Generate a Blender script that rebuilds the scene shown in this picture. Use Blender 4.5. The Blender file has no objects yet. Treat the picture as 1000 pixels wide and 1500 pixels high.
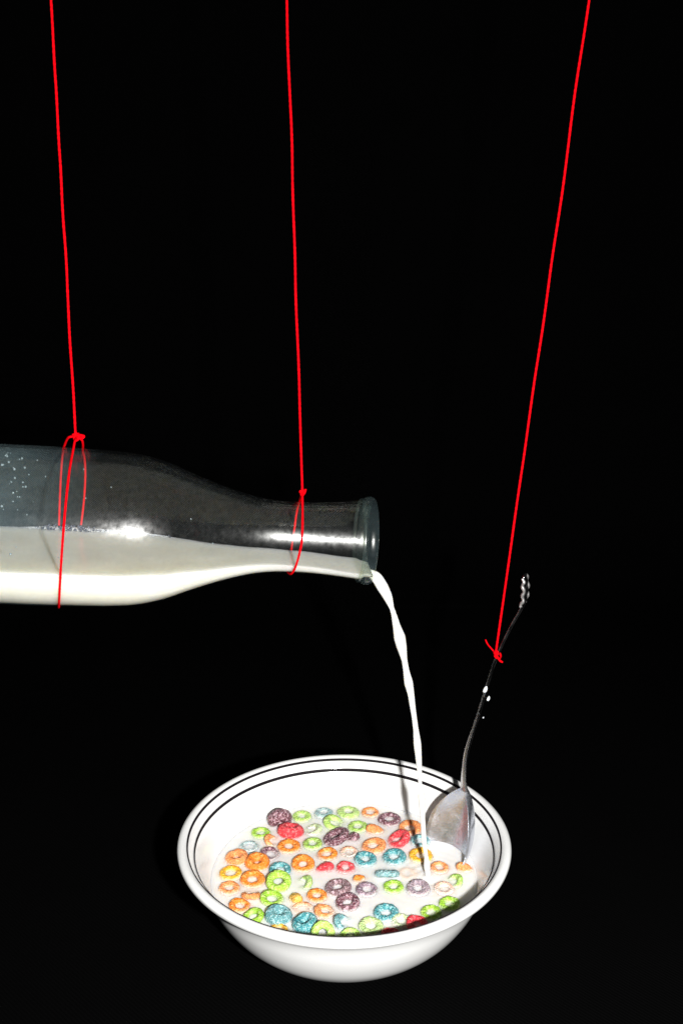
import bpy, bmesh, math, random
import numpy as np
from mathutils import Vector, Matrix, noise
R = math.radians
S = bpy.context.scene
COL = S.collection
random.seed(7)

# ---------------------------------------------------------------- camera, world, light, exposure
PITCH = R(16.0); FPX = 1600.0; CAMZ = 0.348; CAMY = -0.466
cam_d = bpy.data.cameras.new('camera'); cam = bpy.data.objects.new('camera', cam_d); COL.objects.link(cam)
cam.location = (0, CAMY, CAMZ); cam.rotation_euler = (R(90) - PITCH, 0, 0)
cam_d.sensor_fit = 'VERTICAL'; cam_d.sensor_height = 36; cam_d.lens = FPX / 1500 * 36
cam_d.clip_start = 0.01; cam_d.clip_end = 50
S.camera = cam
S.view_settings.view_transform = 'Standard'; S.view_settings.look = 'None'
S.view_settings.exposure = 0.0; S.view_settings.gamma = 1
S.view_settings.use_curve_mapping = False
w = bpy.data.worlds.new('World'); S.world = w; w.use_nodes = True
w.node_tree.nodes['Background'].inputs[0].default_value = (0.9, 0.95, 1, 1)
w.node_tree.nodes['Background'].inputs[1].default_value = 0.022

# the camera flash: a small lamp to the right of the lens and a little lower
fd = bpy.data.lights.new('flash', 'AREA'); fl = bpy.data.objects.new('flash', fd); COL.objects.link(fl)
fd.shape = 'RECTANGLE'; fd.size = 0.016; fd.size_y = 0.016; fd.energy = 6.2; fd.color = (1, 0.985, 0.96)
fl.location = (0.070, CAMY, 0.325)
fl.rotation_euler = (Vector((0.0, 0.0, 0.11)) - fl.location).to_track_quat('-Z', 'Y').to_euler()

# ---------------------------------------------------------------- helpers
def U(px, py, y=None, z=None):
    """world point seen at photograph pixel (px,py) at the given world y or z"""
    dx, dy, dz = (px - 500) / FPX, -(py - 750) / FPX, -1.0
    fwd = Vector((0, math.cos(PITCH), -math.sin(PITCH))); up = Vector((0, math.sin(PITCH), math.cos(PITCH)))
    d = Vector((1, 0, 0)) * dx + up * dy + fwd
    o = Vector((0, CAMY, CAMZ))
    t = (y - CAMY) / d.y if y is not None else (z - CAMZ) / d.z
    return o + d * t

def project(p):
    v = Vector(p) - Vector((0, CAMY, CAMZ))
    fwd = Vector((0, math.cos(PITCH), -math.sin(PITCH))); up = Vector((0, math.sin(PITCH), math.cos(PITCH)))
    d = v.dot(fwd)
    return 500 + FPX * v.x / d, 750 - FPX * v.dot(up) / d, d

def mesh_obj(name, verts, faces, mat=None, parent=None, smooth=True):
    me = bpy.data.meshes.new(name)
    me.from_pydata([tuple(v) for v in verts], [], faces)
    me.update()
    bm = bmesh.new(); bm.from_mesh(me); bmesh.ops.recalc_face_normals(bm, faces=bm.faces); bm.to_mesh(me); bm.free()
    if smooth: me.polygons.foreach_set('use_smooth', [True] * len(me.polygons))
    if mat: me.materials.append(mat)
    o = bpy.data.objects.new(name, me); COL.objects.link(o)
    if parent: o.parent = parent
    return o

def empty(name, loc=(0, 0, 0)):
    o = bpy.data.objects.new(name, None); COL.objects.link(o); o.location = loc; o.empty_display_size = 0.01
    return o

def tag(o, label=None, cat=None, group=None, kind=None):
    if label: o['label'] = label
    if cat: o['category'] = cat
    if group: o['group'] = group
    if kind: o['kind'] = kind
    return o

def reparent(o, root):
    """keep world coordinates of a mesh built in world space under a root empty"""
    o.parent = root; o.location = -Vector(root.location)
    return o

def interp(x, xs, ys):
    return float(np.interp(x, xs, ys))

def catmull(pts, n):
    pts = [Vector(p) for p in pts]; out = []
    P = [pts[0] * 2 - pts[1]] + pts + [pts[-1] * 2 - pts[-2]]
    for i in range(1, len(P) - 2):
        for k in range(n):
            t = k / n
            a, b, c, d = P[i - 1], P[i], P[i + 1], P[i + 2]
            out.append(0.5 * ((2 * b) + (c - a) * t + (2 * a - 5 * b + 4 * c - d) * t * t + (3 * b - a - 3 * c + d) * t ** 3))
    out.append(pts[-1])
    return out

def frames(pts):
    T = []
    for i in range(len(pts)):
        a = pts[max(i - 1, 0)]; b = pts[min(i + 1, len(pts) - 1)]
        T.append((b - a).normalized())
    n = T[0].orthogonal().normalized(); out = []
    for t in T:
        n = (n - t * n.dot(t)).normalized(); out.append((t, n, t.cross(n)))
    return out

def tube(pts, rad, seg=12, ply=0, pitch=0.003, lobes=2, squash=None):
    """tube mesh; ply>0 gives a twisted-yarn cross-section"""
    F = frames(pts); V = []; Fc = []; L = 0
    for i, (p, (t, n, b)) in enumerate(zip(pts, F)):
        if i: L += (pts[i] - pts[i - 1]).length
        r = rad[i] if isinstance(rad, (list, tuple, np.ndarray)) else rad
        tw = 2 * math.pi * L / pitch if ply else 0
        for k in range(seg):
            a = 2 * math.pi * k / seg
            rr = r * (1 + ply * math.cos(lobes * (a - tw))) if ply else r
            V.append(p + n * (rr * math.cos(a)) + b * (rr * math.sin(a)))
    m = len(pts)
    for i in range(m - 1):
        for k in range(seg):
            k2 = (k + 1) % seg
            Fc.append((i * seg + k, i * seg + k2, (i + 1) * seg + k2, (i + 1) * seg + k))
    Fc.append(tuple(range(seg - 1, -1, -1))); Fc.append(tuple((m - 1) * seg + k for k in range(seg)))
    return V, Fc

def lathe(profile, seg=192, closed=True, axis=None, origin=None, frame=None):
    """profile: list of (r, h). frame=(e1,e2,ax), origin: revolve about an arbitrary axis"""
    e1, e2, ax = frame if frame else (Vector((1, 0, 0)), Vector((0, 1, 0)), Vector((0, 0, 1)))
    o = origin if origin is not None else Vector((0, 0, 0))
    V = []; F = []; n = len(profile); idx = []
    for (r, h) in profile:
        if r < 1e-6:
            idx.append([len(V)] * seg); V.append(o + ax * h)
        else:
            idx.append(list(range(len(V), len(V) + seg)))
            for k in range(seg):
                a = 2 * math.pi * k / seg
                V.append(o + ax * h + e1 * (r * math.cos(a)) + e2 * (r * math.sin(a)))
    rng = range(n) if closed else range(n - 1)
    for i in rng:
        j = (i + 1) % n
        for k in range(seg):
            k2 = (k + 1) % seg
            q = [idx[i][k], idx[i][k2], idx[j][k2], idx[j][k]]
            u = []
            for x in q:
                if x not in u: u.append(x)
            if len(u) >= 3: F.append(tuple(u))
    return V, F

# ---------------------------------------------------------------- materials
def new_mat(name):
    m = bpy.data.materials.new(name); m.use_nodes = True
    nt = m.node_tree; nt.nodes.clear()
    return m, nt, nt.nodes, nt.links

def principled(name, color, rough=0.5, **kw):
    m, nt, N, L = new_mat(name)
    o = N.new('ShaderNodeOutputMaterial'); p = N.new('ShaderNodeBsdfPrincipled'); L.new(p.outputs[0], o.inputs[0])
    p.inputs['Base Color'].default_value = (*color, 1); p.inputs['Roughness'].default_value = rough
    for k, v in kw.items(): p.inputs[k.replace('_', ' ')].default_value = v
    return m, N, L, p

def coord(N, L, scale=1.0, kind='Object'):
    tc = N.new('ShaderNodeTexCoord'); mp = N.new('ShaderNodeMapping')
    L.new(tc.outputs[kind], mp.inputs[0]); mp.inputs['Scale'].default_value = (scale,) * 3 if isinstance(scale, (int, float)) else scale
    return mp.outputs[0]

def tex_noise(N, L, vec, scale, detail=3, rough=0.55):
    t = N.new('ShaderNodeTexNoise'); L.new(vec, t.inputs['Vector'])
    t.inputs['Scale'].default_value = scale; t.inputs['Detail'].default_value = detail; t.inputs['Roughness'].default_value = rough
    return t.outputs['Fac']

def ramp(N, L, fac, stops):
    r = N.new('ShaderNodeValToRGB'); L.new(fac, r.inputs[0]); e = r.color_ramp.elements
    e[0].position, e[0].color = stops[0][0], (*stops[0][1], 1)
    e[1].position, e[1].color = stops[-1][0], (*stops[-1][1], 1)
    for p, c in stops[1:-1]:
        x = e.new(p); x.color = (*c, 1)
    return r.outputs[0]

def math_node(N, L, op, a, b=None, clamp=False):
    m = N.new('ShaderNodeMath'); m.operation = op; m.use_clamp = clamp
    for i, v in enumerate((a, b)):
        if v is None: continue
        if isinstance(v, (int, float)): m.inputs[i].default_value = v
        else: L.new(v, m.inputs[i])
    return m.outputs[0]

def bump(N, L, h, dist, strength=1.0):
    b = N.new('ShaderNodeBump'); b.inputs['Distance'].default_value = dist; b.inputs['Strength'].default_value = strength
    L.new(h, b.inputs['Height']); return b.outputs[0]

# black woven cloth
def cloth_mat():
    m, N, L, p = principled('black_cloth', (0.0035, 0.0035, 0.0037), 0.95)
    p.inputs['Specular IOR Level'].default_value = 0.03
    v = coord(N, L, 1.0)
    wv = N.new('ShaderNodeTexWave'); L.new(v, wv.inputs['Vector']); wv.wave_type = 'BANDS'; wv.bands_direction = 'DIAGONAL'
    wv.inputs['Scale'].default_value = 260; wv.inputs['Distortion'].default_value = 0.6
    n1 = tex_noise(N, L, v, 9, 4); n2 = tex_noise(N, L, v, 1400, 2)
    s = math_node(N, L, 'MULTIPLY', wv.outputs['Fac'], n1)
    c = ramp(N, L, s, [(0.0, (0.0005, 0.0005, 0.00055)), (0.7, (0.0014, 0.0014, 0.0015))])
    L.new(c, p.inputs['Base Color'])
    hh = math_node(N, L, 'ADD', wv.outputs['Fac'], n2)
    L.new(bump(N, L, hh, 0.0003, 0.6), p.inputs['Normal'])
    return m
M_cloth = cloth_mat()

M_ceramic, N_, L_, P_ = principled('white_glazed_ceramic', (0.86, 0.865, 0.86), 0.12)
P_.inputs['Specular IOR Level'].default_value = 0.45
v_ = coord(N_, L_, 1.0)
L_.new(bump(N_, L_, tex_noise(N_, L_, v_, 60, 2), 0.0002, 0.25), P_.inputs['Normal'])
M_stripe, *_ = principled('black_glaze_line', (0.010, 0.008, 0.010), 0.6, Specular_IOR_Level=0.1)

def milk_mat(name, color, rough=0.18, sss=0.003, halo_tint=False):
    m, N, L, p = principled(name, color, rough)
    p.inputs['Subsurface Weight'].default_value = 1.0
    p.inputs['Subsurface Radius'].default_value = (1.0, 0.92, 0.78)
    p.inputs['Subsurface Scale'].default_value = sss
    p.inputs['Specular IOR Level'].default_value = 0.25
    v = coord(N, L, 1.0)
    n = tex_noise(N, L, v, 120, 3)
    c = ramp(N, L, n, [(0.3, tuple(x * 0.93 for x in color)), (0.7, color)])
    if halo_tint:      # bounced-light halo of each ring's colour painted into the milk, with leached dye
        at = N.new('ShaderNodeAttribute'); at.attribute_name = 'halo_tint'
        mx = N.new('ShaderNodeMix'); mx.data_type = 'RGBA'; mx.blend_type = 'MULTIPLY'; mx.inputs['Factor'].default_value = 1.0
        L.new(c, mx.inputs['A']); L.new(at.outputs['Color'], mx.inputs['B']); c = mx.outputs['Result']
    L.new(c, p.inputs['Base Color'])
    return m
M_milk = milk_mat('milk', (0.86, 0.85, 0.81))
M_milk_bottle = milk_mat('milk_in_bottle', (0.94, 0.91, 0.80), sss=0.010)
M_milk_bowl = milk_mat('milk_with_cereal_sugar', (0.87, 0.855, 0.83), halo_tint=True)
M_drop = milk_mat('milk_drop', (0.75, 0.78, 0.78))

M_string, N_, L_, P_ = principled('red_yarn', (0.80, 0.002, 0.006), 0.9)
P_.inputs['Specular IOR Level'].default_value = 0.0
v_ = coord(N_, L_, 1.0)
c_ = ramp(N_, L_, tex_noise(N_, L_, v_, 1800, 3), [(0.3, (0.55, 0.001, 0.004)), (0.7, (0.90, 0.003, 0.008))])
L_.new(c_, P_.inputs['Base Color'])
L_.new(bump(N_, L_, tex_noise(N_, L_, v_, 3500, 2), 0.0002, 0.7), P_.inputs['Normal'])

def glass_film_mat(name, film=0.05, tint=(0.985, 0.992, 0.985), left_extra=True):
    """thin walled glass: clear transmission, Fresnel reflection, plus a faint dried-milk film"""
    m, nt, N, L = new_mat(name)
    out = N.new('ShaderNodeOutputMaterial')
    tr = N.new('ShaderNodeBsdfTransparent'); tr.inputs[0].default_value = (*tint, 1)
    gl = N.new('ShaderNodeBsdfGlossy'); gl.inputs['Roughness'].default_value = 0.08
    lf = N.new('ShaderNodeLayerWeight'); lf.inputs[0].default_value = 0.5
    fr = math_node(N, L, 'ADD', math_node(N, L, 'MULTIPLY', math_node(N, L, 'POWER', lf.outputs['Facing'], 5.0), 0.60), 0.020)
    mx = N.new('ShaderNodeMixShader'); L.new(fr, mx.inputs[0]); L.new(tr.outputs[0], mx.inputs[1]); L.new(gl.outputs[0], mx.inputs[2])
    v = coord(N, L, 1.0)
    # smeared film
    df = N.new('ShaderNodeBsdfDiffuse'); df.inputs[0].default_value = (0.46, 0.66, 0.75, 1)
    n1 = tex_noise(N, L, v, 28, 4, 0.6); 
    mp = N.new('ShaderNodeMapping'); L.new(v, mp.inputs[0]); mp.inputs['Scale'].default_value = (1, 2.5, 2.5)
    n2 = tex_noise(N, L, mp.outputs[0], 60, 4, 0.6)
    f = math_node(N, L, 'MULTIPLY', n1, n2)
    lw = N.new('ShaderNodeLayerWeight'); lw.inputs[0].default_value = 0.35
    edge = math_node(N, L, 'MULTIPLY', lw.outputs['Facing'], 1.3)
    f = math_node(N, L, 'MULTIPLY', f, film * 4.0)
    if left_extra:
        sx = N.new('ShaderNodeSeparateXYZ'); L.new(v, sx.inputs[0])
        # film is thicker over the body, away from the mouth (object x runs to the mouth)
        k = N.new('ShaderNodeMapRange'); L.new(sx.outputs[0], k.inputs[0])
        k.inputs[1].default_value = -0.180; k.inputs[2].default_value = -0.122
        k.inputs[3].default_value = 2.6; k.inputs[4].default_value = 0.06
        f = math_node(N, L, 'MULTIPLY', f, k.outputs[0])
    f = math_node(N, L, 'MULTIPLY', f, math_node(N, L, 'ADD', edge, 0.45), True)
    m2 = N.new('ShaderNodeMixShader'); L.new(f, m2.inputs[0]); L.new(mx.outputs[0], m2.inputs[1]); L.new(df.outputs[0], m2.inputs[2])
    # greasy sheen that spreads the flash
    g2 = N.new('ShaderNodeBsdfGlossy'); g2.inputs['Roughness'].default_value = 0.28
    n3 = tex_noise(N, L, v, 420, 3, 0.7)
    s = ramp(N, L, n3, [(0.36, (0.006,) * 3), (0.74, (0.040,) * 3)])
    m3 = N.new('ShaderNodeMixShader'); L.new(s, m3.inputs[0]); L.new(m2.outputs[0], m3.inputs[1]); L.new(g2.outputs[0], m3.inputs[2])
    L.new(m3.outputs[0], out.inputs[0])
    return m
M_glass = glass_film_mat('bottle_glass', 0.019)
M_lip = glass_film_mat('bottle_lip_glass', 0.022, (0.90, 0.925, 0.87), False)

def metal_mat():
    m, N, L, p = principled('stainless_steel', (0.42, 0.41, 0.42), 0.22, Metallic=1.0)
    v = coord(N, L, 1.0)
    n = tex_noise(N, L, v, 220, 4, 0.65)
    L.new(ramp(N, L, n, [(0.35, (0.16,) * 3), (0.7, (0.36,) * 3)]), p.inputs['Roughness'])
    return m
M_steel = metal_mat()
M_bead, *_ = principled('polished_steel_beading', (0.75, 0.73, 0.73), 0.38, Metallic=0.9)
def wet_metal():
    """steel wetted by a thin patchy film of milk"""
    m, N, L, p = principled('milky_steel', (0.45, 0.44, 0.46), 0.27, Metallic=1.0)
    v = coord(N, L, 1.0)
    n = tex_noise(N, L, v, 95, 5, 0.7)
    n2 = tex_noise(N, L, v, 900, 3, 0.6)
    f = math_node(N, L, 'ADD', math_node(N, L, 'MULTIPLY', n, 0.75), math_node(N, L, 'MULTIPLY', n2, 0.35))
    ms = ramp(N, L, f, [(0.52, (0.97,) * 3), (0.76, (0.70,) * 3)])
    L.new(ms, p.inputs['Metallic'])
    L.new(ramp(N, L, f, [(0.40, (0.54, 0.56, 0.62)), (0.76, (0.64, 0.66, 0.72))]), p.inputs['Base Color'])
    L.new(bump(N, L, n2, 0.0002, 0.5), p.inputs['Normal'])
    return m
M_wet = wet_metal()

CER = {
    'orange': ((0.92, 0.25, 0.012), (1.0, 0.46, 0.12), (0.78, 0.15, 0.004)),
    'yellow': ((0.92, 0.46, 0.010), (1.0, 0.66, 0.12), (0.75, 0.30, 0.004)),
    'green':  ((0.33, 0.60, 0.030), (0.60, 0.84, 0.24), (0.20, 0.42, 0.010)),
    'lime':   ((0.42, 0.70, 0.07), (0.68, 0.88, 0.28), (0.26, 0.50, 0.02)),
    'teal':   ((0.050, 0.30, 0.33), (0.40, 0.70, 0.72), (0.010, 0.15, 0.19)),
    'purple': ((0.15, 0.045, 0.065), (0.66, 0.42, 0.48), (0.045, 0.010, 0.020)),
    'grey purple': ((0.20, 0.10, 0.16), (0.52, 0.40, 0.48), (0.10, 0.045, 0.08)),
    'red':    ((0.82, 0.035, 0.055), (1.0, 0.26, 0.25), (0.50, 0.006, 0.012)),
}
_cer_cache = {}
def cereal_mat(colour, film):
    key = (colour, round(film, 1))
    if key in _cer_cache: return _cer_cache[key]
    base, lite, dark = CER[colour]
    m, N, L, p = principled('cereal_' + colour.replace(' ', '_'), base, 0.55)
    p.inputs['Specular IOR Level'].default_value = 0.35
    p.inputs['Subsurface Weight'].default_value = 0.15
    p.inputs['Subsurface Scale'].default_value = 0.0012
    v = coord(N, L, 1.0)
    n = tex_noise(N, L, v, 620, 4, 0.65)
    vo = N.new('ShaderNodeTexVoronoi'); L.new(v, vo.inputs['Vector']); vo.inputs['Scale'].default_value = 1150
    speck = 0.16 if 'purple' in colour or colour == 'teal' else 0.06
    c = ramp(N, L, n, [(0.32, dark), (0.45, base), (0.52, base), (0.64, lite)])
    sp = ramp(N, L, vo.outputs['Distance'], [(0.10 + speck, (1,) * 3), (0.16 + speck, (0,) * 3)])
    mx = N.new('ShaderNodeMix'); mx.data_type = 'RGBA'
    L.new(math_node(N, L, 'MULTIPLY', sp, 0.62), mx.inputs['Factor']); L.new(c, mx.inputs['A']); mx.inputs['B'].default_value = (*[min(1, c_ * 0.6 + 0.4) for c_ in lite], 1)
    # a wet milk film: overall amount + more towards the waterline
    g = N.new('ShaderNodeNewGeometry'); sx = N.new('ShaderNodeSeparateXYZ'); L.new(g.outputs['Position'], sx.inputs[0])
    mr = N.new('ShaderNodeMapRange'); L.new(sx.outputs[2], mr.inputs[0])
    mr.inputs[1].default_value = 0.0299; mr.inputs[2].default_value = 0.0314; mr.inputs[3].default_value = 0.80; mr.inputs[4].default_value = 0.0
    n3 = tex_noise(N, L, v, 260, 3, 0.6)
    ff = math_node(N, L, 'ADD', mr.outputs[0], film + 0.02)
    ff = math_node(N, L, 'MULTIPLY', ff, math_node(N, L, 'ADD', n3, 0.5), True)
    m2 = N.new('ShaderNodeMix'); m2.data_type = 'RGBA'
    L.new(ff, m2.inputs['Factor']); L.new(mx.outputs['Result'], m2.inputs['A']); m2.inputs['B'].default_value = (0.82, 0.79, 0.75, 1)
    L.new(m2.outputs['Result'], p.inputs['Base Color'])
    hh = math_node(N, L, 'ADD', n, math_node(N, L, 'MULTIPLY', vo.outputs['Distance'], -1.2))
    L.new(bump(N, L, hh, 0.0006, 0.8), p.inputs['Normal'])
    _cer_cache[key] = m
    return m

# ---------------------------------------------------------------- the setting: one black cloth over table and wall
def build_cloth():
    prof = []
    for y in np.linspace(-0.42, 0.44, 150): prof.append((y, 0.0))
    for a in np.linspace(0, math.pi / 2, 24)[1:]: prof.append((0.44 + 0.12 * math.sin(a), 0.12 - 0.12 * math.cos(a)))
    for z in np.linspace(0.12, 1.5, 160)[1:]: prof.append((0.56, z))
    xs = np.linspace(-1.1, 1.1, 200); V = []; F = []
    for i, (y, z) in enumerate(prof):
        for x in xs:
            wr = noise.noise(Vector((x * 4, y * 3, z * 1.0))) * 0.5 + noise.noise(Vector((x * 9 + y * 4, y * 11, z * 2.2 + 5))) * 0.25
            crease = 0
            for cx, sl in ((-0.33, 0.05), (0.02, -0.03), (0.21, 0.04), (0.42, -0.02)):
                d = (x - cx - sl * (y + z)) / 0.006; crease += math.exp(-d * d)
            far = min(1, max(0, (math.hypot(x, y) - 0.10) / 0.15))
            amp = (0.012 if y > 0.5 else 0.004 + 0.006 * max(0, (y - 0.1) / 0.4)) * far
            dz = wr * amp + crease * 0.0016 * far
            if y >= 0.44: V.append(Vector((x, y - wr * 0.014 - crease * 0.002, z + (dz if z < 0.1 else 0))))
            else: V.append(Vector((x, y, z + max(dz, -0.004) - 0.0006)))
    n = len(xs)
    for i in range(len(prof) - 1):
        for k in range(n - 1): F.append((i * n + k, i * n + k + 1, (i + 1) * n + k + 1, (i + 1) * n + k))
    o = mesh_obj('backdrop', V, F, M_cloth)
    tag(o, 'black cloth spread under the bowl and hung up behind it', kind='structure')
build_cloth()

# ---------------------------------------------------------------- cereal bowl
BC = Vector((0.0013, 0.0, 0.0)); MZ = 0.0300
bowl = empty('cereal_bowl', BC); tag(bowl, 'white ceramic bowl with two thin black lines inside its rim, full of milk', 'bowl')
outer = [(0.0, 0.0035), (0.0335, 0.0035), (0.0345, 0.0012), (0.0362, 0.0008), (0.0392, 0.0020), (0.0462, 0.0050), (0.0532, 0.0100),
         (0.0595, 0.0165), (0.0642, 0.0235), (0.0676, 0.0305), (0.0702, 0.0375), (0.0728, 0.0425), (0.0762, 0.0456), (0.0787, 0.0472),
         (0.0798, 0.0484), (0.0802, 0.0500), (0.0797, 0.0513), (0.0784, 0.0520), (0.0770, 0.0519)]
inner = [(0.0757, 0.0510), (0.0742, 0.0494), (0.0729, 0.0475), (0.0717, 0.0452), (0.0695, 0.0410), (0.0675, 0.0365), (0.0650, 0.0310), (0.0608, 0.0235),
         (0.0553, 0.0170), (0.0480, 0.0115), (0.0400, 0.0080), (0.0300, 0.0063), (0.0, 0.0060)]
def smooth_profile(P, n):
    q = catmull([Vector((a, 0, b)) for a, b in P], n); return [(max(v.x, 0), v.z) for v in q]
po = smooth_profile(outer, 4); pi_ = smooth_profile(inner, 4)
V, F = lathe(po + pi_, 256, closed=False)
mesh_obj('bowl_body', V, F, M_ceramic, bowl)
# the two printed lines, lying on the inner slope
full = catmull([Vector((a, 0, b)) for a, b in outer[-3:] + inner[:8]], 40)
def stripe(r0, r1):
    pr = [v for v in full if r1 <= v.x <= r0]
    pts = []
    for i, v in enumerate(pr):
        t = (pr[min(i + 1, len(pr) - 1)] - pr[max(i - 1, 0)]).normalized(); nrm = Vector((t.z, 0, -t.x))
        if nrm.z < 0: nrm = -nrm
        pts.append((v.x + nrm.x * 0.0003, v.z + nrm.z * 0.0003))
    pts = pts[::3] + [pts[-1]]
    low = [(r, h - 0.0005) for r, h in reversed(pts)]
    V, F = lathe(pts + low, 256, closed=True)
    mesh_obj('rim_line', V, F, M_stripe, bowl)
stripe(0.07590, 0.07515); stripe(0.07258, 0.07203)

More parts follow.
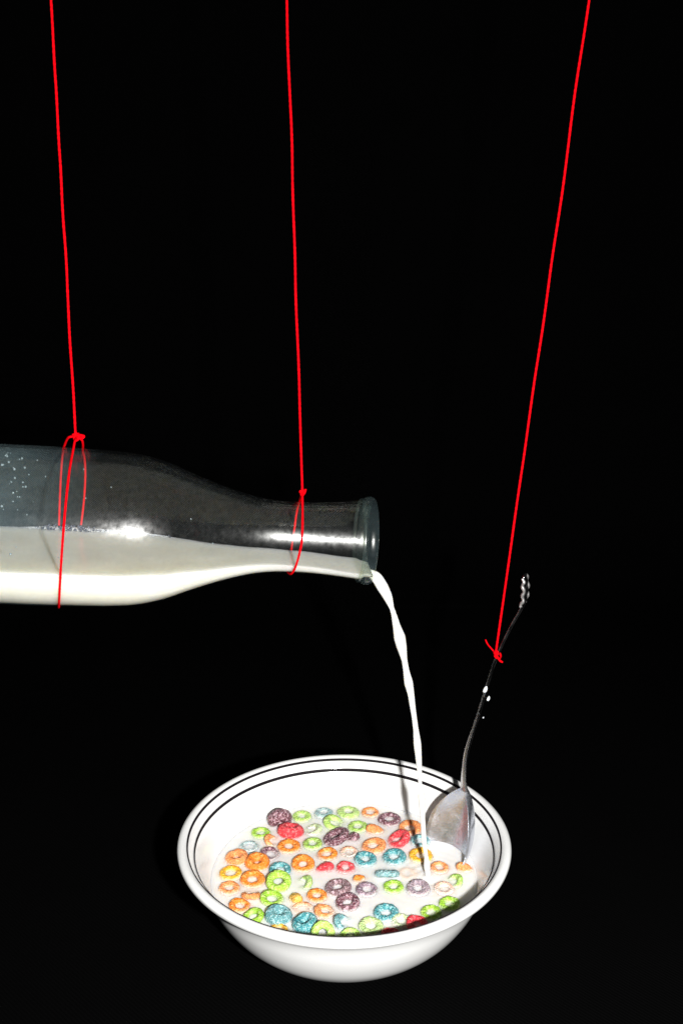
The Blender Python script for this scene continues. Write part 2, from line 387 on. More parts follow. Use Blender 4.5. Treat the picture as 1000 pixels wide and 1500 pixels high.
# ---------------------------------------------------------------- cereal rings
# px, py, width px, tilt towards lens (deg), roll (deg), rise mm, film, colour, kind, label
RINGS = [
 (410,1200,37, -66, 14, 3.3,.0,'purple','ring','dark purple ring standing tall at the far left, behind a red one'),
 (426,1217,39, -16, -4, 1.8,.0,'red','ring','bright red sugared ring leaning against the tall purple one at far left'),
 (442,1197,30,  0,  0, .4,.1,'lime','ring','lime ring just right of the tall purple one at the far edge'),
 (474,1192,29, -4,  0, .1,.3,'teal','ring','pale blue ring at the far edge, the only blue one there'),
 (382,1221,29,  5,  0, .3,.0,'green','ring','small bright green ring alone at the far left rim of the milk'),
 (399,1234,22, 10,-38, -1.0,.1,'orange','ring','half sunk orange arc beneath the red and green rings at far left'),
 (423,1241,34, 10,  0, .5,.0,'orange','ring','orange ring directly in front of the red sugared one'),
 (365,1241,29,  2,  0, -.1,.2,'teal','ring','thin blue ring near the left wall above the mottled orange one'),
 (396,1252,31, 12,-16, .3,.0,'purple','ring','purple crescent-like ring behind a raised orange ring at the left'),
 (347,1258,35,  8,  5, .7,.1,'orange','ring','mottled orange ring nearest the left wall, above the yellow one'),
 (377,1264,36, 20,  0, 1.6,.0,'orange','ring','raised orange ring with small round hole, in front of the purple crescent'),
 (338,1280,34,  4,  0, .3,.0,'yellow','ring','yellow ring nearest the left wall between two orange ones'),
 (370,1289,37, 16,  0, .9,.0,'orange','ring','large orange ring right of the yellow one at the left wall'),
 (410,1275,35, 14,  0, 1.0,.0,'teal','ring','dark teal ring half hidden behind the raised lime one'),
 (408,1291,39, 26,  0, 3.4,.0,'lime','ring','big raised lime ring lying over a dark teal one'),
 (336,1302,31,  8,  0, .3,.1,'orange','ring','orange ring below the yellow one at the left wall'),
 (368,1312,28,-28,  0, -.6,.1,'orange','ring','flat orange sliver between two orange rings at lower left'),
 (351,1328,33,  8,-6, .4,.0,'orange','ring','orange ring at lower left touching a green one by the rim'),
 (398,1317,37, 14,-12, .9,.0,'green','ring','bright green ring just in front of the big raised lime one'),
 (446,1295,30, 15, 40, -.9,.2,'green','ring','half sunk green crescent right of the big raised lime ring'),
 (433,1318,16, 35, 62, .5,.1,'yellow','chunk','pale yellow broken piece standing left of an orange ring'),
 (464,1313,31, 10,  0, .3,.0,'orange','ring','plain round orange ring right of the pale yellow piece'),
 (443,1333,25, 26,  0, -1.5,.1,'orange','ring','small orange arc showing above the milk behind two blue rings'),
 (475,1336,32,  0,-14, .2,.1,'orange','ring','orange ring tipped to one side, right of the small orange arc'),
 (371,1343,34, 12, 14, 1.4,.0,'green','ring','green ring at the near left partly hidden by the bowl rim'),
 (408,1341,41, 6,  -8, 2.2,.1,'teal','ring','large pale blue ring behind the yellow sliver, left one of a blue pair'),
 (447,1353,40, 2, 10, 2.2,.0,'teal','ring','large dark teal ring, right one of a blue pair at the near side'),
 (408,1364,30, -4,  0, .2,.0,'yellow','ring','yellow ring mostly hidden by the near rim, in front of the pale blue one'),
 (473,1367,36, 40,  0, 3.0,.1,'lime','ring','lime ring standing up at the near rim in front of a blue arc'),
 (444,1266,36, 24,  0, 1.4,.0,'orange','ring','deep orange ring propped up left of the red wedge'),
 (479,1252,31, 10,  8, .6,.0,'orange','ring','glossy orange ring below the big purple lump'),
 (458,1237,31,  0,  0, .2,.1,'green','ring','green ring between an orange ring and the big purple lump'),
 (458,1217,29,  0, 22, -.7,.5,'lime','ring','milky pale green ring almost sunk, left of the big purple lump'),
 (476,1274,17, 20, 25, .4,.0,'red','chunk','small red wedge beside a thin pinkish red ring'),
 (506,1272,29, 16,  0, .4,.0,'red','ring','thin pinkish red ring right of the small red wedge'),
 (510,1191,35, -6,  0, .4,.2,'lime','ring','lime ring at the far edge between the blue and the orange ones'),
 (489,1206,33, 18,-24, .8,.1,'lime','ring','tilted lime ring directly behind the big purple lump'),
 (524,1212,30,  4,  0, .4,.1,'green','ring','green ring right of the big purple lump, behind an orange wedge'),
 (542,1191,27,  2,  0, .1,.0,'orange','ring','small thin orange ring at the far edge of the milk'),
 (570,1201,34,  2,  0, .7,.0,'purple','ring','dark maroon ring at the far edge left of the stream shadow'),
 (492,1226,41, -4, 20, 2.6,.0,'purple','ring','big purple sugared ring heaped up in the far middle'),
 (516,1229,14, 20, 40, .9,.0,'purple','chunk','little purple nub at the right side of the big purple ring'),
 (549,1218,23, 14,-30, .3,.1,'orange','chunk','orange broken wedge right of the green ring in the far middle'),
 (600,1214,35, 10,  6, .5,.1,'orange','ring','orange ring crossed by the shadow of the stream at the far right'),
 (583,1230,37, 8, 28, 1.9,.0,'red','ring','thick red ring tipped up just left of the stream shadow'),
 (615,1233,30,  8,  0, .2,.1,'teal','ring','teal ring mostly hidden behind the pouring stream'),
 (547,1240,37,  8, 10, .7,.1,'orange','ring','broad orange ring left of the thick red one'),
 (511,1250,28, 16,  0, -1.2,.3,'orange','ring','faint orange arc barely above the milk below the purple nub'),
 (535,1259,35,  8,  0, .9,.0,'teal','ring','dark teal ring, left one of two side by side in the middle'),
 (577,1256,36,  6,  8, .7,.0,'teal','ring','dark teal ring, right one of two side by side in the middle'),
 (616,1254,35,  8,  0, .6,.0,'yellow','ring','yellow ring crossed by the stream and its shadow'),
 (567,1280,38,-34,  0, .9,.2,'teal','ring','light blue ring seen on edge like a shallow boat, in the middle'),
 (643,1272,29, 10,  0, .2,.1,'orange','ring','orange ring just right of where the stream lands'),
 (527,1289,20,  0,-30, .2,.0,'orange','sliver','narrow orange sliver lying slanted in the middle'),
 (495,1301,41, -2,  8, 1.0,.1,'purple','ring','wide purple ring behind the darkest purple one'),
 (537,1304,33, 10, -6, .5,.1,'grey purple','ring','greyish purple ring beneath the slanted orange sliver'),
 (509,1322,37, 14,  6, 1.4,.0,'purple','ring','darkest purple ring in the near middle'),
 (576,1300,32,  4,  0, .3,.0,'green','ring','small green ring left of the large grey purple one'),
 (612,1302,36, 16,  0, .7,.2,'grey purple','ring','large grey purple ring right below the landing stream'),
 (680,1274,22, 16,-36, .2,.1,'orange','chunk','orange broken piece touching the spoon tip at the right'),
 (665,1293,24, 16, 34, -1.0,.1,'green','ring','short green arc below the spoon tip'),
 (650,1303,32, 10,  0, -.1,.5,'orange','ring','pale orange milky ring below the short green arc'),
 (565,1338,39, 10,  0, .7,.0,'teal','ring','bright teal ring with wide hole in the near right part'),
 (658,1325,34,  6,  0, .4,.0,'green','ring','green ring at the right edge of the rim shadow'),
 (631,1338,34,  4,  0, .4,.0,'green','ring','green ring left of another green one, above the red ring'),
 (611,1354,35, 10,-10, 1.4,.0,'red','ring','glowing red ring at the near right half in rim shadow'),
 (588,1350,28,  8,  0, -.4,.5,'green','ring','milky pale green ring left of the near red one'),
 (543,1357,38, 10,  0, .9,.3,'green','ring','broad light green ring by the near rim'),
 (572,1371,30,  6,  0, .9,.0,'red','ring','dark red ring mostly hidden by the near rim'),
 (502,1353,34, 12,-40, -.9,.1,'teal','ring','slanted blue arc right of the lime ring at the near rim'),
 (513,1371,32, 10,  0, .7,.1,'lime','ring','lime ring cut off by the near rim in front of the blue arc'),
 (541,1383,30,  6,  0, .3,.1,'yellow','ring','yellow sliver of a ring peeking over the near rim'),
 (596,1284,32,  0,  0, -1.7,.6,'orange','ring','faint pink ghost of a ring just under the milk left of the stream foot'),
]
PPM = FPX
mats_rings = []
meniscus = []; men_col = []
for i, (px, py, wpx, tilt, roll, rise, film, colr, kind, label) in enumerate(RINGS):
    rnd = random.Random(i * 17 + 3)
    if (px, py) == (541, 1383): continue
    if rise > 0.3 and tilt < 30: rise *= 0.75
    zc = MZ + (rise + 0.8 if rise < -0.3 and film < 0.6 else rise) * 0.001
    P = U(px, py, z=zc)
    dep = project(P)[2]
    OD = wpx * dep / FPX * 0.97
    if kind == 'ring':
        OD = max(OD, 0.0095)
        tr = OD * rnd.uniform(0.140, 0.160)
        if colr == 'teal' and film == .2 and wpx < 31: tr = OD * 0.125
        if colr == 'orange' and wpx < 28: tr = OD * 0.135
        if (px, py) in ((410,1200), (426,1217), (492,1227), (408,1341), (447,1353), (377,1264), (347,1258)): tr = OD * 0.185
    else:
        tr = OD * 0.30; OD *= 1.25 if wpx > 20 else 1.7
    if (px, py) == (410,1200): tr = OD * 0.23
    MR = OD / 2 - tr
    NU, NV = 60, 22
    span = 1.0
    V = []; F = []
    sx, sy = rnd.uniform(0.95, 1.05), rnd.uniform(0.95, 1.05)
    off = Vector((rnd.uniform(0, 90), rnd.uniform(0, 90), i * 3.1))
    if kind == 'ring':
        for a in range(NU):
            ta = 2 * math.pi * a / NU
            lump = 1 + 0.13 * noise.noise(Vector((math.cos(ta) * 1.2, math.sin(ta) * 1.2, i * 1.7)))
            for b in range(NV):
                tb = 2 * math.pi * b / NV
                rr = tr * lump
                p = Vector(((MR + rr * math.cos(tb)) * math.cos(ta) * sx, (MR + rr * math.cos(tb)) * math.sin(ta) * sy, rr * (1.25 if tr > OD * 0.18 else 0.95) * math.sin(tb)))
                nrm = Vector((math.cos(tb) * math.cos(ta), math.cos(tb) * math.sin(ta), math.sin(tb)))
                q = p * 1000
                d = 0.26 * noise.noise(q * 0.75 + off) + 0.17 * noise.noise(q * 1.9 + off) + 0.08 * noise.noise(q * 3.6 + off)
                V.append(p + nrm * d * 0.001)
        for a in range(NU):
            a2 = (a + 1) % NU
            for b in range(NV):
                b2 = (b + 1) % NV
                F.append((a * NV + b, a2 * NV + b, a2 * NV + b2, a * NV + b2))
    else:
        # broken piece: a short bent length of ring with rough ends
        arc = 1.9 if kind == 'chunk' else 1.2
        MRc = OD * 0.46
        trc = OD * (0.30 if kind == 'chunk' else 0.17)
        NU = 28
        for a in range(NU):
            u = a / (NU - 1); ta = (u - 0.5) * arc + math.pi / 2
            e = min(1, math.sqrt(max(0, 1 - (abs(u - 0.5) * 2) ** 6)) + 0.02)
            for b in range(NV):
                tb = 2 * math.pi * b / NV; rr = trc * e
                p = Vector(((MRc + rr * math.cos(tb)) * math.cos(ta), (MRc + rr * math.cos(tb)) * math.sin(ta) - MRc * 0.85, rr * math.sin(tb)))
                q = p * 1000
                nrm = Vector((math.cos(tb) * math.cos(ta), math.cos(tb) * math.sin(ta), math.sin(tb)))
                d = 0.3 * noise.noise(q * 0.9 + off) + 0.18 * noise.noise(q * 2.2 + off)
                V.append(p + nrm * d * 0.001 * e)
        for a in range(NU - 1):
            for b in range(NV):
                b2 = (b + 1) % NV
                F.append((a * NV + b, (a + 1) * NV + b, (a + 1) * NV + b2, a * NV + b2))
        F.append(tuple(range(NV))); F.append(tuple((NU - 1) * NV + b for b in range(NV)))
    name = 'cereal_ring' if kind == 'ring' else 'cereal_piece'
    o = mesh_obj(name, V, F, cereal_mat(colr, film))
    spin = rnd.uniform(0, 6.28) if kind == 'ring' else rnd.uniform(-0.4, 0.4)
    if kind == 'sliver': spin = R(30)
    if kind == 'ring' and 0 < tilt < 30: tilt *= 0.6
    rot = Matrix.Rotation(R(tilt), 4, 'X') @ Matrix.Rotation(R(-roll), 4, 'Y') @ Matrix.Rotation(spin, 4, 'Z')
    o.matrix_world = Matrix.Translation(P) @ rot
    tag(o, label, 'cereal ring' if kind == 'ring' else 'cereal piece', 'fruit cereal floating in the milk' if kind == 'ring' else 'broken bits of cereal in the milk')
    # footprint for the meniscus: points of the ring near the milk level
    M = o.matrix_world
    for v in V[::3]:
        wv = M @ v
        if abs(wv.z - MZ) < 0.00035: meniscus.append((wv.x, wv.y)); men_col.append(CER[colr][1])

# ---------------------------------------------------------------- milk in the bowl
def build_bowl_milk():
    NR, NA = 120, 300
    RM = 0.0660
    men = np.array(meniscus)
    rr = np.linspace(0, 1, NR) ** 0.8 * RM
    aa = np.linspace(0, 2 * math.pi, NA, endpoint=False)
    X = BC.x + np.outer(rr, np.cos(aa)); Y = BC.y + np.outer(rr, np.sin(aa))
    Z = np.full_like(X, MZ)
    pts = np.stack([X.ravel(), Y.ravel()], 1)
    dmin = np.full(len(pts), 1.0); near_c = np.ones((len(pts), 3))
    for k in range(0, len(men), 200):
        c = men[k:k + 200]
        dd2 = ((pts[:, None, :] - c[None]) ** 2).sum(2)
        j = dd2.argmin(1); d2 = dd2[np.arange(len(pts)), j]; cc = np.array(men_col[k:k + 200])[j]
        better = d2 < dmin; near_c[better] = cc[better]
        dmin = np.minimum(dmin, d2)
    d = np.sqrt(dmin).reshape(X.shape)
    Z += 0.00042 * np.exp(-d / 0.00055)
    Z += 0.0007 * np.exp(-np.maximum(0, 0.0643 - np.hypot(X - BC.x, Y)) / 0.0009)[:, :]
    # ripples round the foot of the stream
    fx, fy = FOOT.x, FOOT.y
    dd = np.hypot(X - fx, Y - fy)
    Z += 0.0011 * np.exp(-(dd / 0.0022) ** 2) + 0.00022 * np.cos(dd / 0.0042 * 2 * math.pi) * np.exp(-dd / 0.010)
    V = [Vector((X[i, k], Y[i, k], Z[i, k])) for i in range(NR) for k in range(NA)]
    F = []
    for i in range(1, NR - 1):
        for k in range(NA):
            k2 = (k + 1) % NA
            F.append((i * NA + k, i * NA + k2, (i + 1) * NA + k2, (i + 1) * NA + k))
    for k in range(NA): F.append((0, NA + k, NA + (k + 1) % NA))
    # body of the milk below, following the inside of the bowl
    base = len(V); low = [(0.0648, 0.0285), (0.0616, 0.0237), (0.0561, 0.0171), (0.0486, 0.0117), (0.0405, 0.0082), (0.0303, 0.0066), (0.001, 0.0064)]
    for r, z in low:
        for k in range(NA): V.append(Vector((BC.x + (r) * math.cos(aa[k]), r * math.sin(aa[k]), z)))
    prev = (NR - 1) * NA
    for j in range(len(low)):
        cur = base + j * NA
        for k in range(NA):
            k2 = (k + 1) % NA; F.append((prev + k, prev + k2, cur + k2, cur + k))
        prev = cur
    F.append(tuple(prev + k for k in range(NA)))
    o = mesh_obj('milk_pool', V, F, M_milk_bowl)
    wgt = (0.42 * np.exp(-np.sqrt(dmin) / 0.0011))[:, None]  # painted halo of ring-coloured light, fading with distance from the cereal
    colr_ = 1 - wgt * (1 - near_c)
    ca = o.data.color_attributes.new('halo_tint', 'FLOAT_COLOR', 'POINT')
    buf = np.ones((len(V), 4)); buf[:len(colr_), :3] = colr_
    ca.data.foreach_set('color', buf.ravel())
    tag(o, 'off-white milk filling the white bowl around the floating cereal', 'milk')
FOOT = U(626, 1284, z=MZ)
build_bowl_milk()

# ---------------------------------------------------------------- milk stream
def build_stream():
    rows = [(838, 528, 546), (845, 539, 561), (860, 549, 571), (875, 559.5, 576), (890, 569, 577.5), (900, 572, 581), (917, 574, 587), (933, 575.5, 594), (947, 579.5, 596),
            (967, 587, 597), (983, 589.5, 600), (1000, 591, 605), (1017, 596, 607), (1033, 599, 608.5), (1050, 602, 610.5), (1067, 604, 613), (1090, 605, 617), (1117, 608.5, 618),
            (1150, 612, 618.5), (1167, 611.5, 622.5), (1183, 613, 623), (1200, 615, 623), (1233, 617, 625), (1253, 620.5, 627), (1268, 620, 630), (1284, 622, 630.5), (1296, 617, 634)]
    y0, y1 = 0.0005, FOOT.y
    C = []; Rr = []
    for py, l, r in rows:
        t = (py - 838) / (1284 - 838); yy = y0 + (y1 - y0) * min(t, 1)
        p = U((l + r) / 2, py, y=yy); dep = project(p)[2]
        C.append(p); Rr.append((r - l) / 2 * dep / FPX * 0.90)
    sm = [Rr[0]] + [(Rr[i - 1] + Rr[i] + Rr[i + 1]) / 3 for i in range(1, len(Rr) - 1)] + [Rr[-1]]
    Rr = [m_ + 1.35 * (a_ - m_) for a_, m_ in zip(Rr, sm)]
    # slope-corrected radius at the spill
    Rr[0] *= 0.62; Rr[1] *= 0.80; Rr[2] *= 0.84; Rr[3] *= 0.9
    # start inside the neck, lying on the lower wall of the mouth
    C = [C[0] + Vector((-0.006, 0.0008, 0.0012))] + C; Rr = [0.0018] + Rr
    pts = catmull(C, 6)
    rad = np.interp(np.linspace(0, len(C) - 1, len(pts)), range(len(C)), Rr)
    k = np.array([0.25, 0.5, 0.25])
    for _ in range(1): rad[1:-1] = np.convolve(rad, k, 'same')[1:-1]
    V, F = tube(pts, list(rad), 28)
    # slow-down wobble so the stream is not a perfect round tube
    V = [v + Vector((0, 0.00035 * noise.noise(v * 160), 0)) for v in V]
    o = mesh_obj('milk_stream', V, F, M_milk)
    tag(o, 'thin wavy white stream of milk pouring from the bottle mouth into the bowl', 'milk stream')
build_stream()

# ---------------------------------------------------------------- bottle
YAW = math.tan(R(6.0))
MOUTH = U(551, 792.5, y=0.0)
def axis_pt(px, py):
    # point of the axis plane (y = (x - MOUTH.x)*tan(yaw)) on the pixel ray
    y = 0.0
    for _ in range(12):
        p = U(px, py, y=y); y = -(MOUTH.x - p.x) * YAW
    return U(px, py, y=y)
PL = axis_pt(0, 767)
AX = (MOUTH - PL).normalized()          # towards the mouth
E1 = Vector((0, 0, 1)); E1 = (E1 - AX * E1.dot(AX)).normalized(); E2 = E1.cross(AX)   # E1 up, E2 towards the lens
if E2.y > 0: E2 = -E2
def station(px):
    lo, hi = -0.4, 0.02
    for _ in range(50):
        m = (lo + hi) / 2
        if project(MOUTH + AX * m)[0] < px: lo = m
        else: hi = m
    return (lo + hi) / 2
prof_px = [(0, 117), (50, 116.8), (100, 116), (150, 114.8), (175, 113.4), (200, 111), (225, 106), (250, 98.5), (275, 88.5), (300, 79), (325, 70.3), (350, 62.8), (375, 56.8), (400, 53.4), (425, 52.2),
           (450, 52.3), (475, 53.6), (500, 55.6), (520, 57.6), (529, 58.8)]
st = []
for px, r in prof_px:
    s = station(px); d = project(MOUTH + AX * s)[2]; st.append((s, r * d / FPX))
S0, R0 = st[0]
RB = R0 * 1.005
BASE = S0 - 0.115
prof = [(BASE + 0.0005, 0.020), (BASE, RB * 0.80), (BASE + 0.0018, RB * 0.93), (BASE + 0.006, RB * 0.99), (BASE + 0.012, RB), (BASE + 0.05, RB)] + st
pp = catmull([Vector((s, 0, r)) for s, r in prof], 5)
outer_p = [(v.x, v.z) for v in pp]
TH = 0.0013
def R_out(s): return interp(s, [a for a, b in outer_p[10:]], [b for a, b in outer_p[10:]])
frame = (E1, E2, AX)
bottle = empty('milk_bottle', MOUTH + AX * BASE)
tag(bottle, 'clear glass milk bottle hung on its side by two red strings, pouring milk', 'bottle')
# local frame so that object x runs along the bottle towards the mouth
BM = Matrix(((AX.x, -E2.x, E1.x), (AX.y, -E2.y, E1.y), (AX.z, -E2.z, E1.z))).to_4x4()
def bottle_part(name, prof_rs, mat, seg=160, closed=True):
    V, F = lathe([(r, s) for s, r in prof_rs], seg, closed, frame=(Vector((0, 0, 1)), Vector((0, 1, 0)), Vector((1, 0, 0))), origin=Vector((0, 0, 0)))
    o = mesh_obj(name, V, F, mat)
    o.parent = bottle
    o.matrix_local = Matrix.Translation(-Vector(bottle.location)) @ Matrix.Translation(MOUTH) @ BM
    return o
inner_p = [(max(s, BASE + 0.006), max(r - TH, 0)) for s, r in outer_p if s > BASE + 0.003]
inner_p = [(BASE + 0.0065, 0.0)] + [(BASE + 0.0070, RB * 0.8)] + inner_p[2:]
bottle_part('bottle_body', [(BASE + 0.0005, 0.0)] + outer_p + [(outer_p[-1][0], outer_p[-1][1] - TH)] + inner_p[::-1], M_glass, closed=False)
# rolled lip of the mouth
lip_c = station(536); dl = project(MOUTH)[2]; lr = 64.5 * dl / FPX
lip = []
for k in range(28):
    a = 2 * math.pi * k / 28
    lip.append((lip_c + 0.0024 * math.copysign(abs(math.cos(a)) ** 0.8, math.cos(a)) + 0.0006, lr - 0.0019 + 0.0019 * math.copysign(abs(math.sin(a)) ** 0.8, math.sin(a))))
bottle_part('bottle_lip', lip, M_lip)
# narrow collar ring just behind the lip
sc = station(527); rc = R_out(sc)
bottle_part('bottle_collar', [(sc + 0.0009 * math.cos(2 * math.pi * k / 16), rc + 0.0004 + 0.0006 * math.sin(2 * math.pi * k / 16)) for k in range(16)], M_lip)

# ---------------------------------------------------------------- milk inside the bottle
hs_px = [(0, .0108), (250, .0108), (300, .0106), (350, .0100), (400, .0095), (440, .0098), (480, .0108), (530, .0124), (545, .0133)]
hs = [(station(px), h) for px, h in hs_px]
def level(s): return interp(s, [a for a, b in hs], [b for a, b in hs])
def bottle_pt(s, up, side): return MOUTH + AX * s + E1 * up + E2 * side
def build_bottle_milk():
    V = []; F = []; NA, NC = 40, 16
    ss = list(np.linspace(BASE + 0.009, S0 - 0.004, 24)) + list(np.linspace(S0, station(546), 90))
    for i, s in enumerate(ss):
        r = R_out(min(s, st[-1][0])) - 0.0005
        if s > st[-1][0]: r = lr - 0.0034
        if i == 0: r -= 0.002
        h = min(level(s), r * 0.97)
        wob = 0.00025 * noise.noise(Vector((s * 90, 0, 0)))
        h += wob
        al = math.acos(min(0.999, h / r))
        for k in range(NA + 1):
            a = -al + 2 * al * k / NA
            V.append(bottle_pt(s, -r * math.cos(a), r * math.sin(a)))
        c = r * math.sin(al)
        for k in range(1, NC):
            x = c - 2 * c * k / NC
            men = 0.0006 * math.exp(-(c - abs(x)) / 0.0011)
            V.append(bottle_pt(s, -h + men + 0.0002 * noise.noise(Vector((s * 60, x * 60, 3))), x))
    n = NA + NC
    for i in range(len(ss) - 1):
        for k in range(n):
            k2 = (k + 1) % n; F.append((i * n + k, i * n + k2, (i + 1) * n + k2, (i + 1) * n + k))
    F.append(tuple(range(n))); F.append(tuple((len(ss) - 1) * n + k for k in range(n)))
    root = empty('bottle_milk', bottle_pt(ss[len(ss) // 2], -0.02, 0))
    tag(root, 'creamy milk lying along the lower half of the glass bottle', 'milk')
    o = mesh_obj('milk_body', V, F, M_milk_bottle, smooth=True)
    me = o.data
    # sharp waterline
    try:
        me.set_sharp_from_angle(angle=R(40))
    except Exception: pass
    reparent(o, root)
    # froth bubbles along the far waterline
    mb, N, L, p = principled('froth_bubble', (0.06, 0.07, 0.10), 0.2)
    mw, N2, L2, p2 = principled('froth_white', (0.8, 0.8, 0.8), 0.3)
    rnd = random.Random(4); V = []; F = []; V2 = []; F2 = []
    def ball(V, F, c, r, seg=10, ring=6):
        b = len(V)
        for i in range(ring + 1):
            ph = math.pi * i / ring
            for k in range(seg):
                a = 2 * math.pi * k / seg
                V.append(c + Vector((math.sin(ph) * math.cos(a), math.sin(ph) * math.sin(a), math.cos(ph))) * r)
        for i in range(ring):
            for k in range(seg):
                k2 = (k + 1) % seg; F.append((b + i * seg + k, b + i * seg + k2, b + (i + 1) * seg + k2, b + (i + 1) * seg + k))
    for k in range(120):
        px = rnd.uniform(2, 250) if k % 3 else rnd.uniform(45, 140)
        dens = 1 if 40 < px < 160 else 0.45
        if rnd.random() > dens: continue
        s = station(px); r = R_out(s) - 0.0009; h = level(s)
        lift = rnd.uniform(-0.0003, 0.0013) * (1.4 if 50 < px < 130 else 0.5)
        c = math.sqrt(max(0, r * r - (h - lift) ** 2)) - 0.0008
        rad = rnd.uniform(0.0003, 0.00066) * (1.25 if 55 < px < 120 else 0.75)
        P = bottle_pt(s, -h + lift + 0.0002, -c)
        ball(V, F, P + E2 * rnd.uniform(0.0010, 0.0018) + E1 * rnd.uniform(0.0002, 0.0005), rad * 0.9)
    fp = []; fr = []
    for k in range(60):
        px = 8 + k * 4.4; s = station(px); rr_ = R_out(s) - 0.0012; h = level(s) - 0.0001
        fp.append(bottle_pt(s, -h, -math.sqrt(rr_ * rr_ - h * h) + 0.0004))
        fr.append((0.00085 + 0.0004 * math.exp(-((px - 95) / 45) ** 2)) * (1 + 0.3 * noise.noise(Vector((k * 0.5, 0, 0)))) * min(1, (60 - k) / 22 + 0.05, k / 10 + 0.15))
    V2, F2 = tube(fp, fr, 12)
    reparent(tag(mesh_obj('froth', V2, F2, M_milk_bottle), kind='stuff'), root)
    reparent(tag(mesh_obj('froth_bubble', V, F, mb), kind='stuff'), root)
    # beads of milk and water on the inside of the glass above the milk
    V = []; F = []
    for k in range(70):
        px = abs(rnd.gauss(0, 38)); s = station(px - 20); r = R_out(s) - TH - 0.0001
        front = rnd.random() < 0.65
        a = rnd.uniform(-0.1, 1.15); a = a if front else math.pi - a
        rad = rnd.uniform(0.00015, 0.00042) if rnd.random() < 0.85 else 0.00055
        ball(V, F, bottle_pt(s, r * math.sin(a), r * math.cos(a)), rad, 8, 5)
    for px, py_up in ((127, 0.9), (135, 0.62), (168, 0.75), (280, 0.5), (312, .1), (60, .95), (15, .9)):
        s = station(px); r = R_out(s) - TH; a = math.asin(py_up); ball(V, F, bottle_pt(s, r * math.sin(a), r * math.cos(a)), 0.0003, 8, 5)
    md, *_ = principled('bead_on_glass', (0.20, 0.25, 0.27), 0.08)
    o = tag(mesh_obj('droplet', V, F, md), kind='stuff'); reparent(o, bottle)
build_bottle_milk()

# ---------------------------------------------------------------- strings
SR = 0.00050
def yarn_obj(name, pts, root, r=SR, n=6, seg=12, fuzz=True):
    p = catmull(pts, n)
    V, F = tube(p, [r * (1 + 0.10 * noise.noise(q * 700)) for q in p], seg, ply=0.07, pitch=0.0042)
    o = mesh_obj(name, V, F, M_string); reparent(o, root); return o

def resample(a, b, n, wob=0.0004, seed=0):
    return [a.lerp(b, t) + Vector((noise.noise(Vector((t * 9, seed, 0))), noise.noise(Vector((t * 9, seed, 4))), 0)) * wob * math.sin(math.pi * min(1, t * 1.0)) for t in np.linspace(0, 1, n)]

def knot_obj(c, root, size=0.0014, seed=0, d=Vector((0.2, -0.1, 1))):
    rnd = random.Random(seed); pts = []
    for k in range(46):
        t = 2 * math.pi * k / 45
        x = math.sin(t) + 2 * math.sin(2 * t); y = math.cos(t) - 2 * math.cos(2 * t); z = -math.sin(3 * t)
        pts.append(c + Vector((x * size * 0.40, z * size * 0.55, y * size * 0.42)))
    yarn_obj('knot', pts, root, SR * 0.95, 3)

def loop_pts(sfun, r_extra, phi0, phi1, n, K=None):
    out = []
    for t in np.linspace(0, 1, n):
        ph = phi0 + (phi1 - phi0) * t
        s = sfun(ph); r = R_out(s) + r_extra
        out.append(bottle_pt(s, r * math.cos(ph), r * math.sin(ph)))   # phi 0 = top, +90deg = towards the lens
    return out

# -- left string round the bottle body
K1 = bottle_pt(station(109), R_out(station(109)) + 0.0058, 0.0)
s1 = empty('red_string', K1); tag(s1, 'red string at the left, tied round the wide body of the glass bottle', 'string', 'red strings hanging from above')
kp = project(K1)
top1 = U(75, 0, y=K1.y); far1 = K1 + (top1 - K1) * 1.5
yarn_obj('strand', resample(K1, far1, 90, 0.0006, 1), s1, n=8)
def sf(px_a, px_b, a, b): return lambda ph: station(px_a + (px_b - px_a) * (ph - a) / (b - a))
ph_t = R(28)
front = loop_pts(lambda ph: station(107 - 19 * ph / math.pi + 10 * math.sin(ph)), SR, ph_t, math.pi, 22)
backL = loop_pts(lambda ph: station(87 + 20 * math.sin(ph) + 8 * (ph - math.pi) / math.pi) if ph > math.pi else station(85), SR, math.pi, 2 * math.pi - R(22), 22)
yarn_obj('bottle_loop', [K1] + front + backL[1:] + [K1 + Vector((-0.0035, 0.0015, -0.0008)), K1], s1, n=5)
backR = loop_pts(lambda ph: station(86 + 27 * math.sin(min(1, (ph - math.pi) / math.pi) * math.pi * 0.62)), SR * 1.05, math.pi + 0.12, 2 * math.pi - R(30), 22)
yarn_obj('bottle_loop', backR + [K1 + Vector((0.0022, 0.002, -0.0022)), K1], s1, n=5)
knot_obj(K1 + Vector((0.0003, -0.0003, 0)), s1, 0.0013, 1)
yarn_obj('loose_end', [K1, K1 + Vector((0.0014, -0.001, 0.0008)), K1 + Vector((0.0036, -0.0008, 0.0004)), K1 + Vector((0.0030, -0.0012, -0.0004)), K1 + Vector((0.0008, -0.001, -0.0004))], s1, SR * 1.1)

# -- middle string round the bottle neck
K2 = bottle_pt(station(438), R_out(station(438)) + 0.0048, 0.0)
s2 = empty('red_string', K2); tag(s2, 'red string in the middle, tied round the narrow neck of the glass bottle', 'string', 'red strings hanging from above')
top2 = U(420, 0, y=K2.y); yarn_obj('strand', resample(K2, K2 + (top2 - K2) * 1.5, 90, 0.0006, 2), s2, n=8)
ph_t = R(38)
def sneck(ph):
    t = ph / math.pi
    return station(438 - 1 * t - 12 * max(0, t - 0.45) / 0.55)
def sneck_b(ph):
    t = (2 * math.pi - ph) / math.pi
    return station(438 - 6 * t - 6 * max(0, t - 0.5) / 0.5)
f2 = loop_pts(sneck, SR, ph_t, math.pi, 20)
b2 = loop_pts(sneck_b, SR, math.pi, 2 * math.pi - R(38), 20)
yarn_obj('neck_loop', [K2] + f2 + b2[1:] + [K2], s2, n=5)
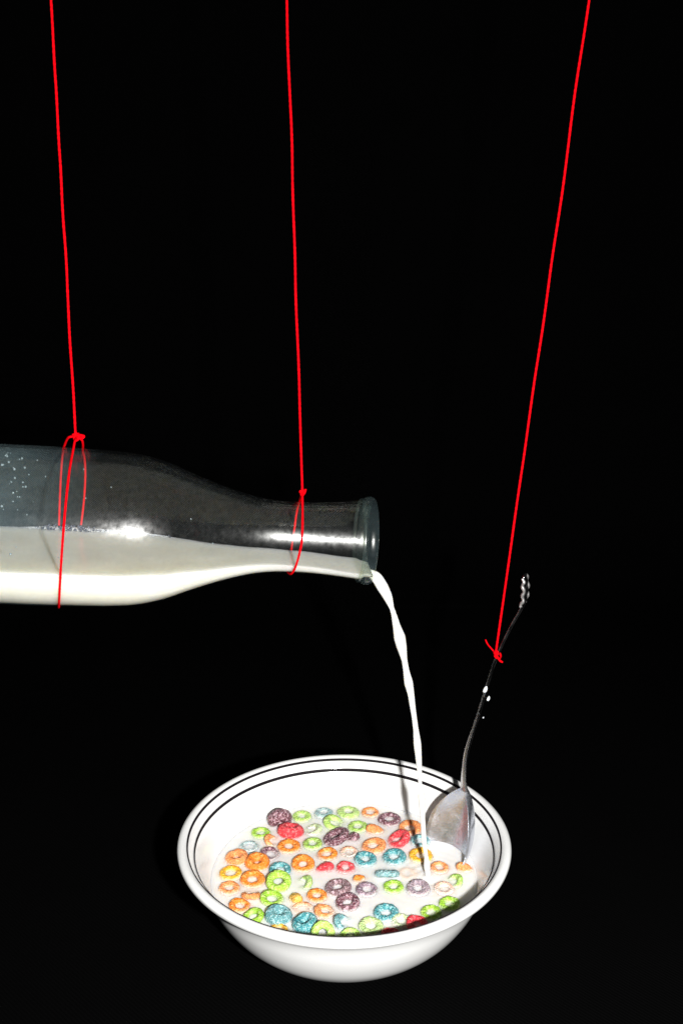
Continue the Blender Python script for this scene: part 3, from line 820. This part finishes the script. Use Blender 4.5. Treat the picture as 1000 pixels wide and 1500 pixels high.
knot_obj(K2, s2, 0.0010, 2)
yarn_obj('loose_end', [K2, K2 + Vector((0.0012, -0.0006, 0.0006)), K2 + Vector((0.0015, -0.0006, 0.0018))], s2, SR * 0.8)

# ---------------------------------------------------------------- spoon
tip_in = U(664, 1281, z=MZ)                     # where the right edge enters the milk
neck = U(680, 1150, y=0.019)
endp = U(769, 842, y=0.004)
AH = (endp - neck).normalized()
spoon = empty('spoon', neck)
tag(spoon, 'steel spoon hung from a red string, its bowl dipped in the milk', 'spoon')
AB = Vector((0.24, 0.06, 1.0)).normalized()     # bowl axis, upwards
NB = Vector((-0.88, -0.47, 0.0)); NB = (NB - AB * NB.dot(AB)).normalized()      # opening direction
WB = AB.cross(NB).normalized()
def build_spoon():
    L = 0.058; WM = 0.0168; D = 0.0110; TK = 0.0009
    NU, NV = 40, 28
    us = 0.5 - 0.5 * np.cos(np.linspace(0, math.pi, NU))
    def half(u):
        return WM * (math.sin(math.pi * min(1, u) ** 1.03) ** 0.84) if 0 < u < 1 else 0.0
    O = neck - AB * 0.001
    inn = []; out = []
    for u in us:
        hw = max(half(u), 0.0022 if u < 0.5 else 0.0004)
        dmax = D * (math.sin(math.pi * min(1, u) ** 0.85) ** 0.8) if 0 < u < 1 else 0
        arch = 0.0020 * math.sin(math.pi * u)            # side profile of the rim
        for v in np.linspace(-1, 1, NV):
            dep = dmax * (1 - abs(v) ** 2.4)
            base = O - AB * (L * u) + WB * (hw * v)
            inn.append(base - NB * (dep - arch)); 
            out.append(base - NB * (dep - arch + TK) + WB * (0.0003 * v))
    V = inn + out; off = len(inn); F = []
    for i in range(NU - 1):
        for k in range(NV - 1):
            q = (i * NV + k, i * NV + k + 1, (i + 1) * NV + k + 1, (i + 1) * NV + k)
            F.append(q); F.append(tuple(off + x for x in reversed(q)))
    for i in range(NU - 1):
        for k in (0, NV - 1): F.append((i * NV + k, (i + 1) * NV + k, off + (i + 1) * NV + k, off + i * NV + k))
    for i in (0, NU - 1):
        for k in range(NV - 1): F.append((i * NV + k, i * NV + k + 1, off + i * NV + k + 1, off + i * NV + k))
    o = mesh_obj('spoon_bowl', V, F, M_wet); reparent(o, spoon)
    m = o.modifiers.new('bevel', 'BEVEL'); m.width = 0.0002; m.segments = 2; m.limit_method = 'ANGLE'; m.angle_limit = R(50)
    # handle: seen nearly edge-on
    path_px = [(679.5, 1158), (679, 1146), (679.5, 1128), (682, 1106), (688, 1083), (699, 1050), (711, 1010), (722, 975), (735, 944), (751, 912), (760, 897), (766, 884), (769, 868), (768.5, 852), (768, 842)]
    hw_l = [.0026, .0026, .0024, .0020, .0018, .0019, .0020, .0022, .0024, .0027, .0030, .0033, .0034, .0031, .0020]
    tk_l = [.0009, .0011, .0012, .0011, .0010, .0008, .0007, .0006, .0006, .0006, .0006, .0007, .0007, .0007, .0006]
    pts = []
    for px, py in path_px:
        t = (1150 - py) / (1150 - 842); pts.append(U(px, py, y=neck.y + (endp.y - neck.y) * max(0, t)))
    c = catmull(pts, 8); n = len(c)
    hw = np.interp(np.linspace(0, len(pts) - 1, n), range(len(pts)), hw_l); tk = np.interp(np.linspace(0, len(pts) - 1, n), range(len(pts)), tk_l)
    WH = Vector((0.36, 0.93, 0)).normalized()
    WN = WB if WB.y > 0 else -WB; WH0 = Vector((0.44, 0.90, 0)).normalized()
    V = []; F = []; SG = 16; edgeA = []; edgeB = []
    for i, p in enumerate(c):
        t = (c[min(i + 1, n - 1)] - c[max(i - 1, 0)]).normalized()
        WH = WN.lerp(WH0, min(1, i / 30)); wv = (WH - t * WH.dot(t)).normalized(); nn = t.cross(wv)
        for k in range(SG):
            a = 2 * math.pi * k / SG
            ca, sa = math.cos(a), math.sin(a)
            V.append(p + wv * (hw[i] * math.copysign(abs(ca) ** 0.6, ca)) + nn * (tk[i] * math.copysign(abs(sa) ** 0.6, sa)))
        edgeA.append((p, wv, nn, hw[i], tk[i]))
    for i in range(n - 1):
        for k in range(SG):
            k2 = (k + 1) % SG; F.append((i * SG + k, i * SG + k2, (i + 1) * SG + k2, (i + 1) * SG + k))
    F.append(tuple(range(SG))); F.append(tuple((n - 1) * SG + k for k in range(SG)))
    reparent(mesh_obj('handle', V, F, M_steel), spoon)
    # beaded edges of the handle end
    for sgn in (-1, 1):
        bp = []; br = []
        i0 = int(n * 0.77)
        for j, i in enumerate(range(i0, n - 2)):
            p, wv, nn, h, tkk = edgeA[i]
            bp.append(p + wv * sgn * h + nn * 0.0004 * math.sin(j * 0.9)); br.append(0.00055 + 0.00030 * abs(math.sin(j * 0.62 + sgn)))
        V, F = tube(bp, br, 10)
        reparent(mesh_obj('beaded_edge', V, F, M_bead), spoon)
    return c, edgeA
hc, hed = build_spoon()
def handle_at(py):
    best = min(hed, key=lambda e: abs(project(e[0])[1] - py)); return best

# milk drops on the handle
def drop(px, py, wpx, hpx, label):
    e = handle_at(py); d = project(e[0])[2]; p = U(px, py, y=e[0].y - 0.002)
    a = wpx * d / FPX / 2; h = hpx * d / FPX / 2
    V = []; F = []; SG, RG = 14, 10
    for i in range(RG + 1):
        ph = math.pi * i / RG
        for k in range(SG):
            t = 2 * math.pi * k / SG; rr = a * math.sin(ph) * (1 - 0.35 * math.cos(ph))
            V.append(Vector((rr * math.cos(t) + h * math.cos(ph) * 0.25, rr * math.sin(t), h * math.cos(ph))))
    for i in range(RG):
        for k in range(SG):
            k2 = (k + 1) % SG; F.append((i * SG + k, i * SG + k2, (i + 1) * SG + k2, (i + 1) * SG + k))
    o = mesh_obj('milk_drop', V, F, M_drop); o.location = p
    bm = bmesh.new(); bm.from_mesh(o.data); bmesh.ops.remove_doubles(bm, verts=bm.verts, dist=1e-6); bm.to_mesh(o.data); bm.free()
    tag(o, label, 'milk drop', 'drops of milk on the spoon handle')
drop(710.5, 1009.5, 6, 11, 'larger oval white milk drop on the left edge of the spoon handle')
drop(715, 1023, 4.5, 8, 'smaller slanted milk drop just below the larger one, right edge of the spoon handle')
drop(707.5, 1051, 2.5, 2.5, 'tiny milk speck lowest on the spoon handle')

# -- right string tied to the spoon handle
e = handle_at(960); KP = e[0] + Vector((0.0, -0.0012, 0)) - e[1] * 0.0
K3 = U(725.5, 957, y=KP.y - 0.002)
s3 = empty('red_string', K3); tag(s3, 'red string at the right, slanting down to a knot on the spoon handle', 'string', 'red strings hanging from above')
top3 = U(862, 0, y=K3.y); yarn_obj('strand', resample(K3, K3 + (top3 - K3) * 1.45, 100, 0.0006, 3), s3, n=8)
ring_pts = []
p, wv, nn, h_, t_ = e
for k in range(17):
    a = 2 * math.pi * k / 16; ring_pts.append(p + wv * ((h_ + 0.0006) * math.cos(a)) + nn * ((t_ + 0.0008) * math.sin(a)) + Vector((0, 0, 0.0008 * math.sin(a))))
yarn_obj('handle_loop', ring_pts, s3, SR * 0.9, 4)
knot_obj(K3 + Vector((0.0002, 0, 0)), s3, 0.0008, 3)
yarn_obj('loose_end', [K3, U(729, 964, y=K3.y), U(732, 968, y=K3.y - 0.0005), U(735.5, 970, y=K3.y - 0.0003)], s3, SR * 0.95)
yarn_obj('loose_end', [K3, U(720, 951, y=K3.y + 0.002), U(714, 944, y=K3.y + 0.004), U(710.5, 937, y=K3.y + 0.006)], s3, SR * 0.7)

# ---------------------------------------------------------------- render settings
S.render.engine = 'CYCLES'
S.cycles.max_bounces = 14; S.cycles.transparent_max_bounces = 24
S.cycles.sample_clamp_indirect = 6
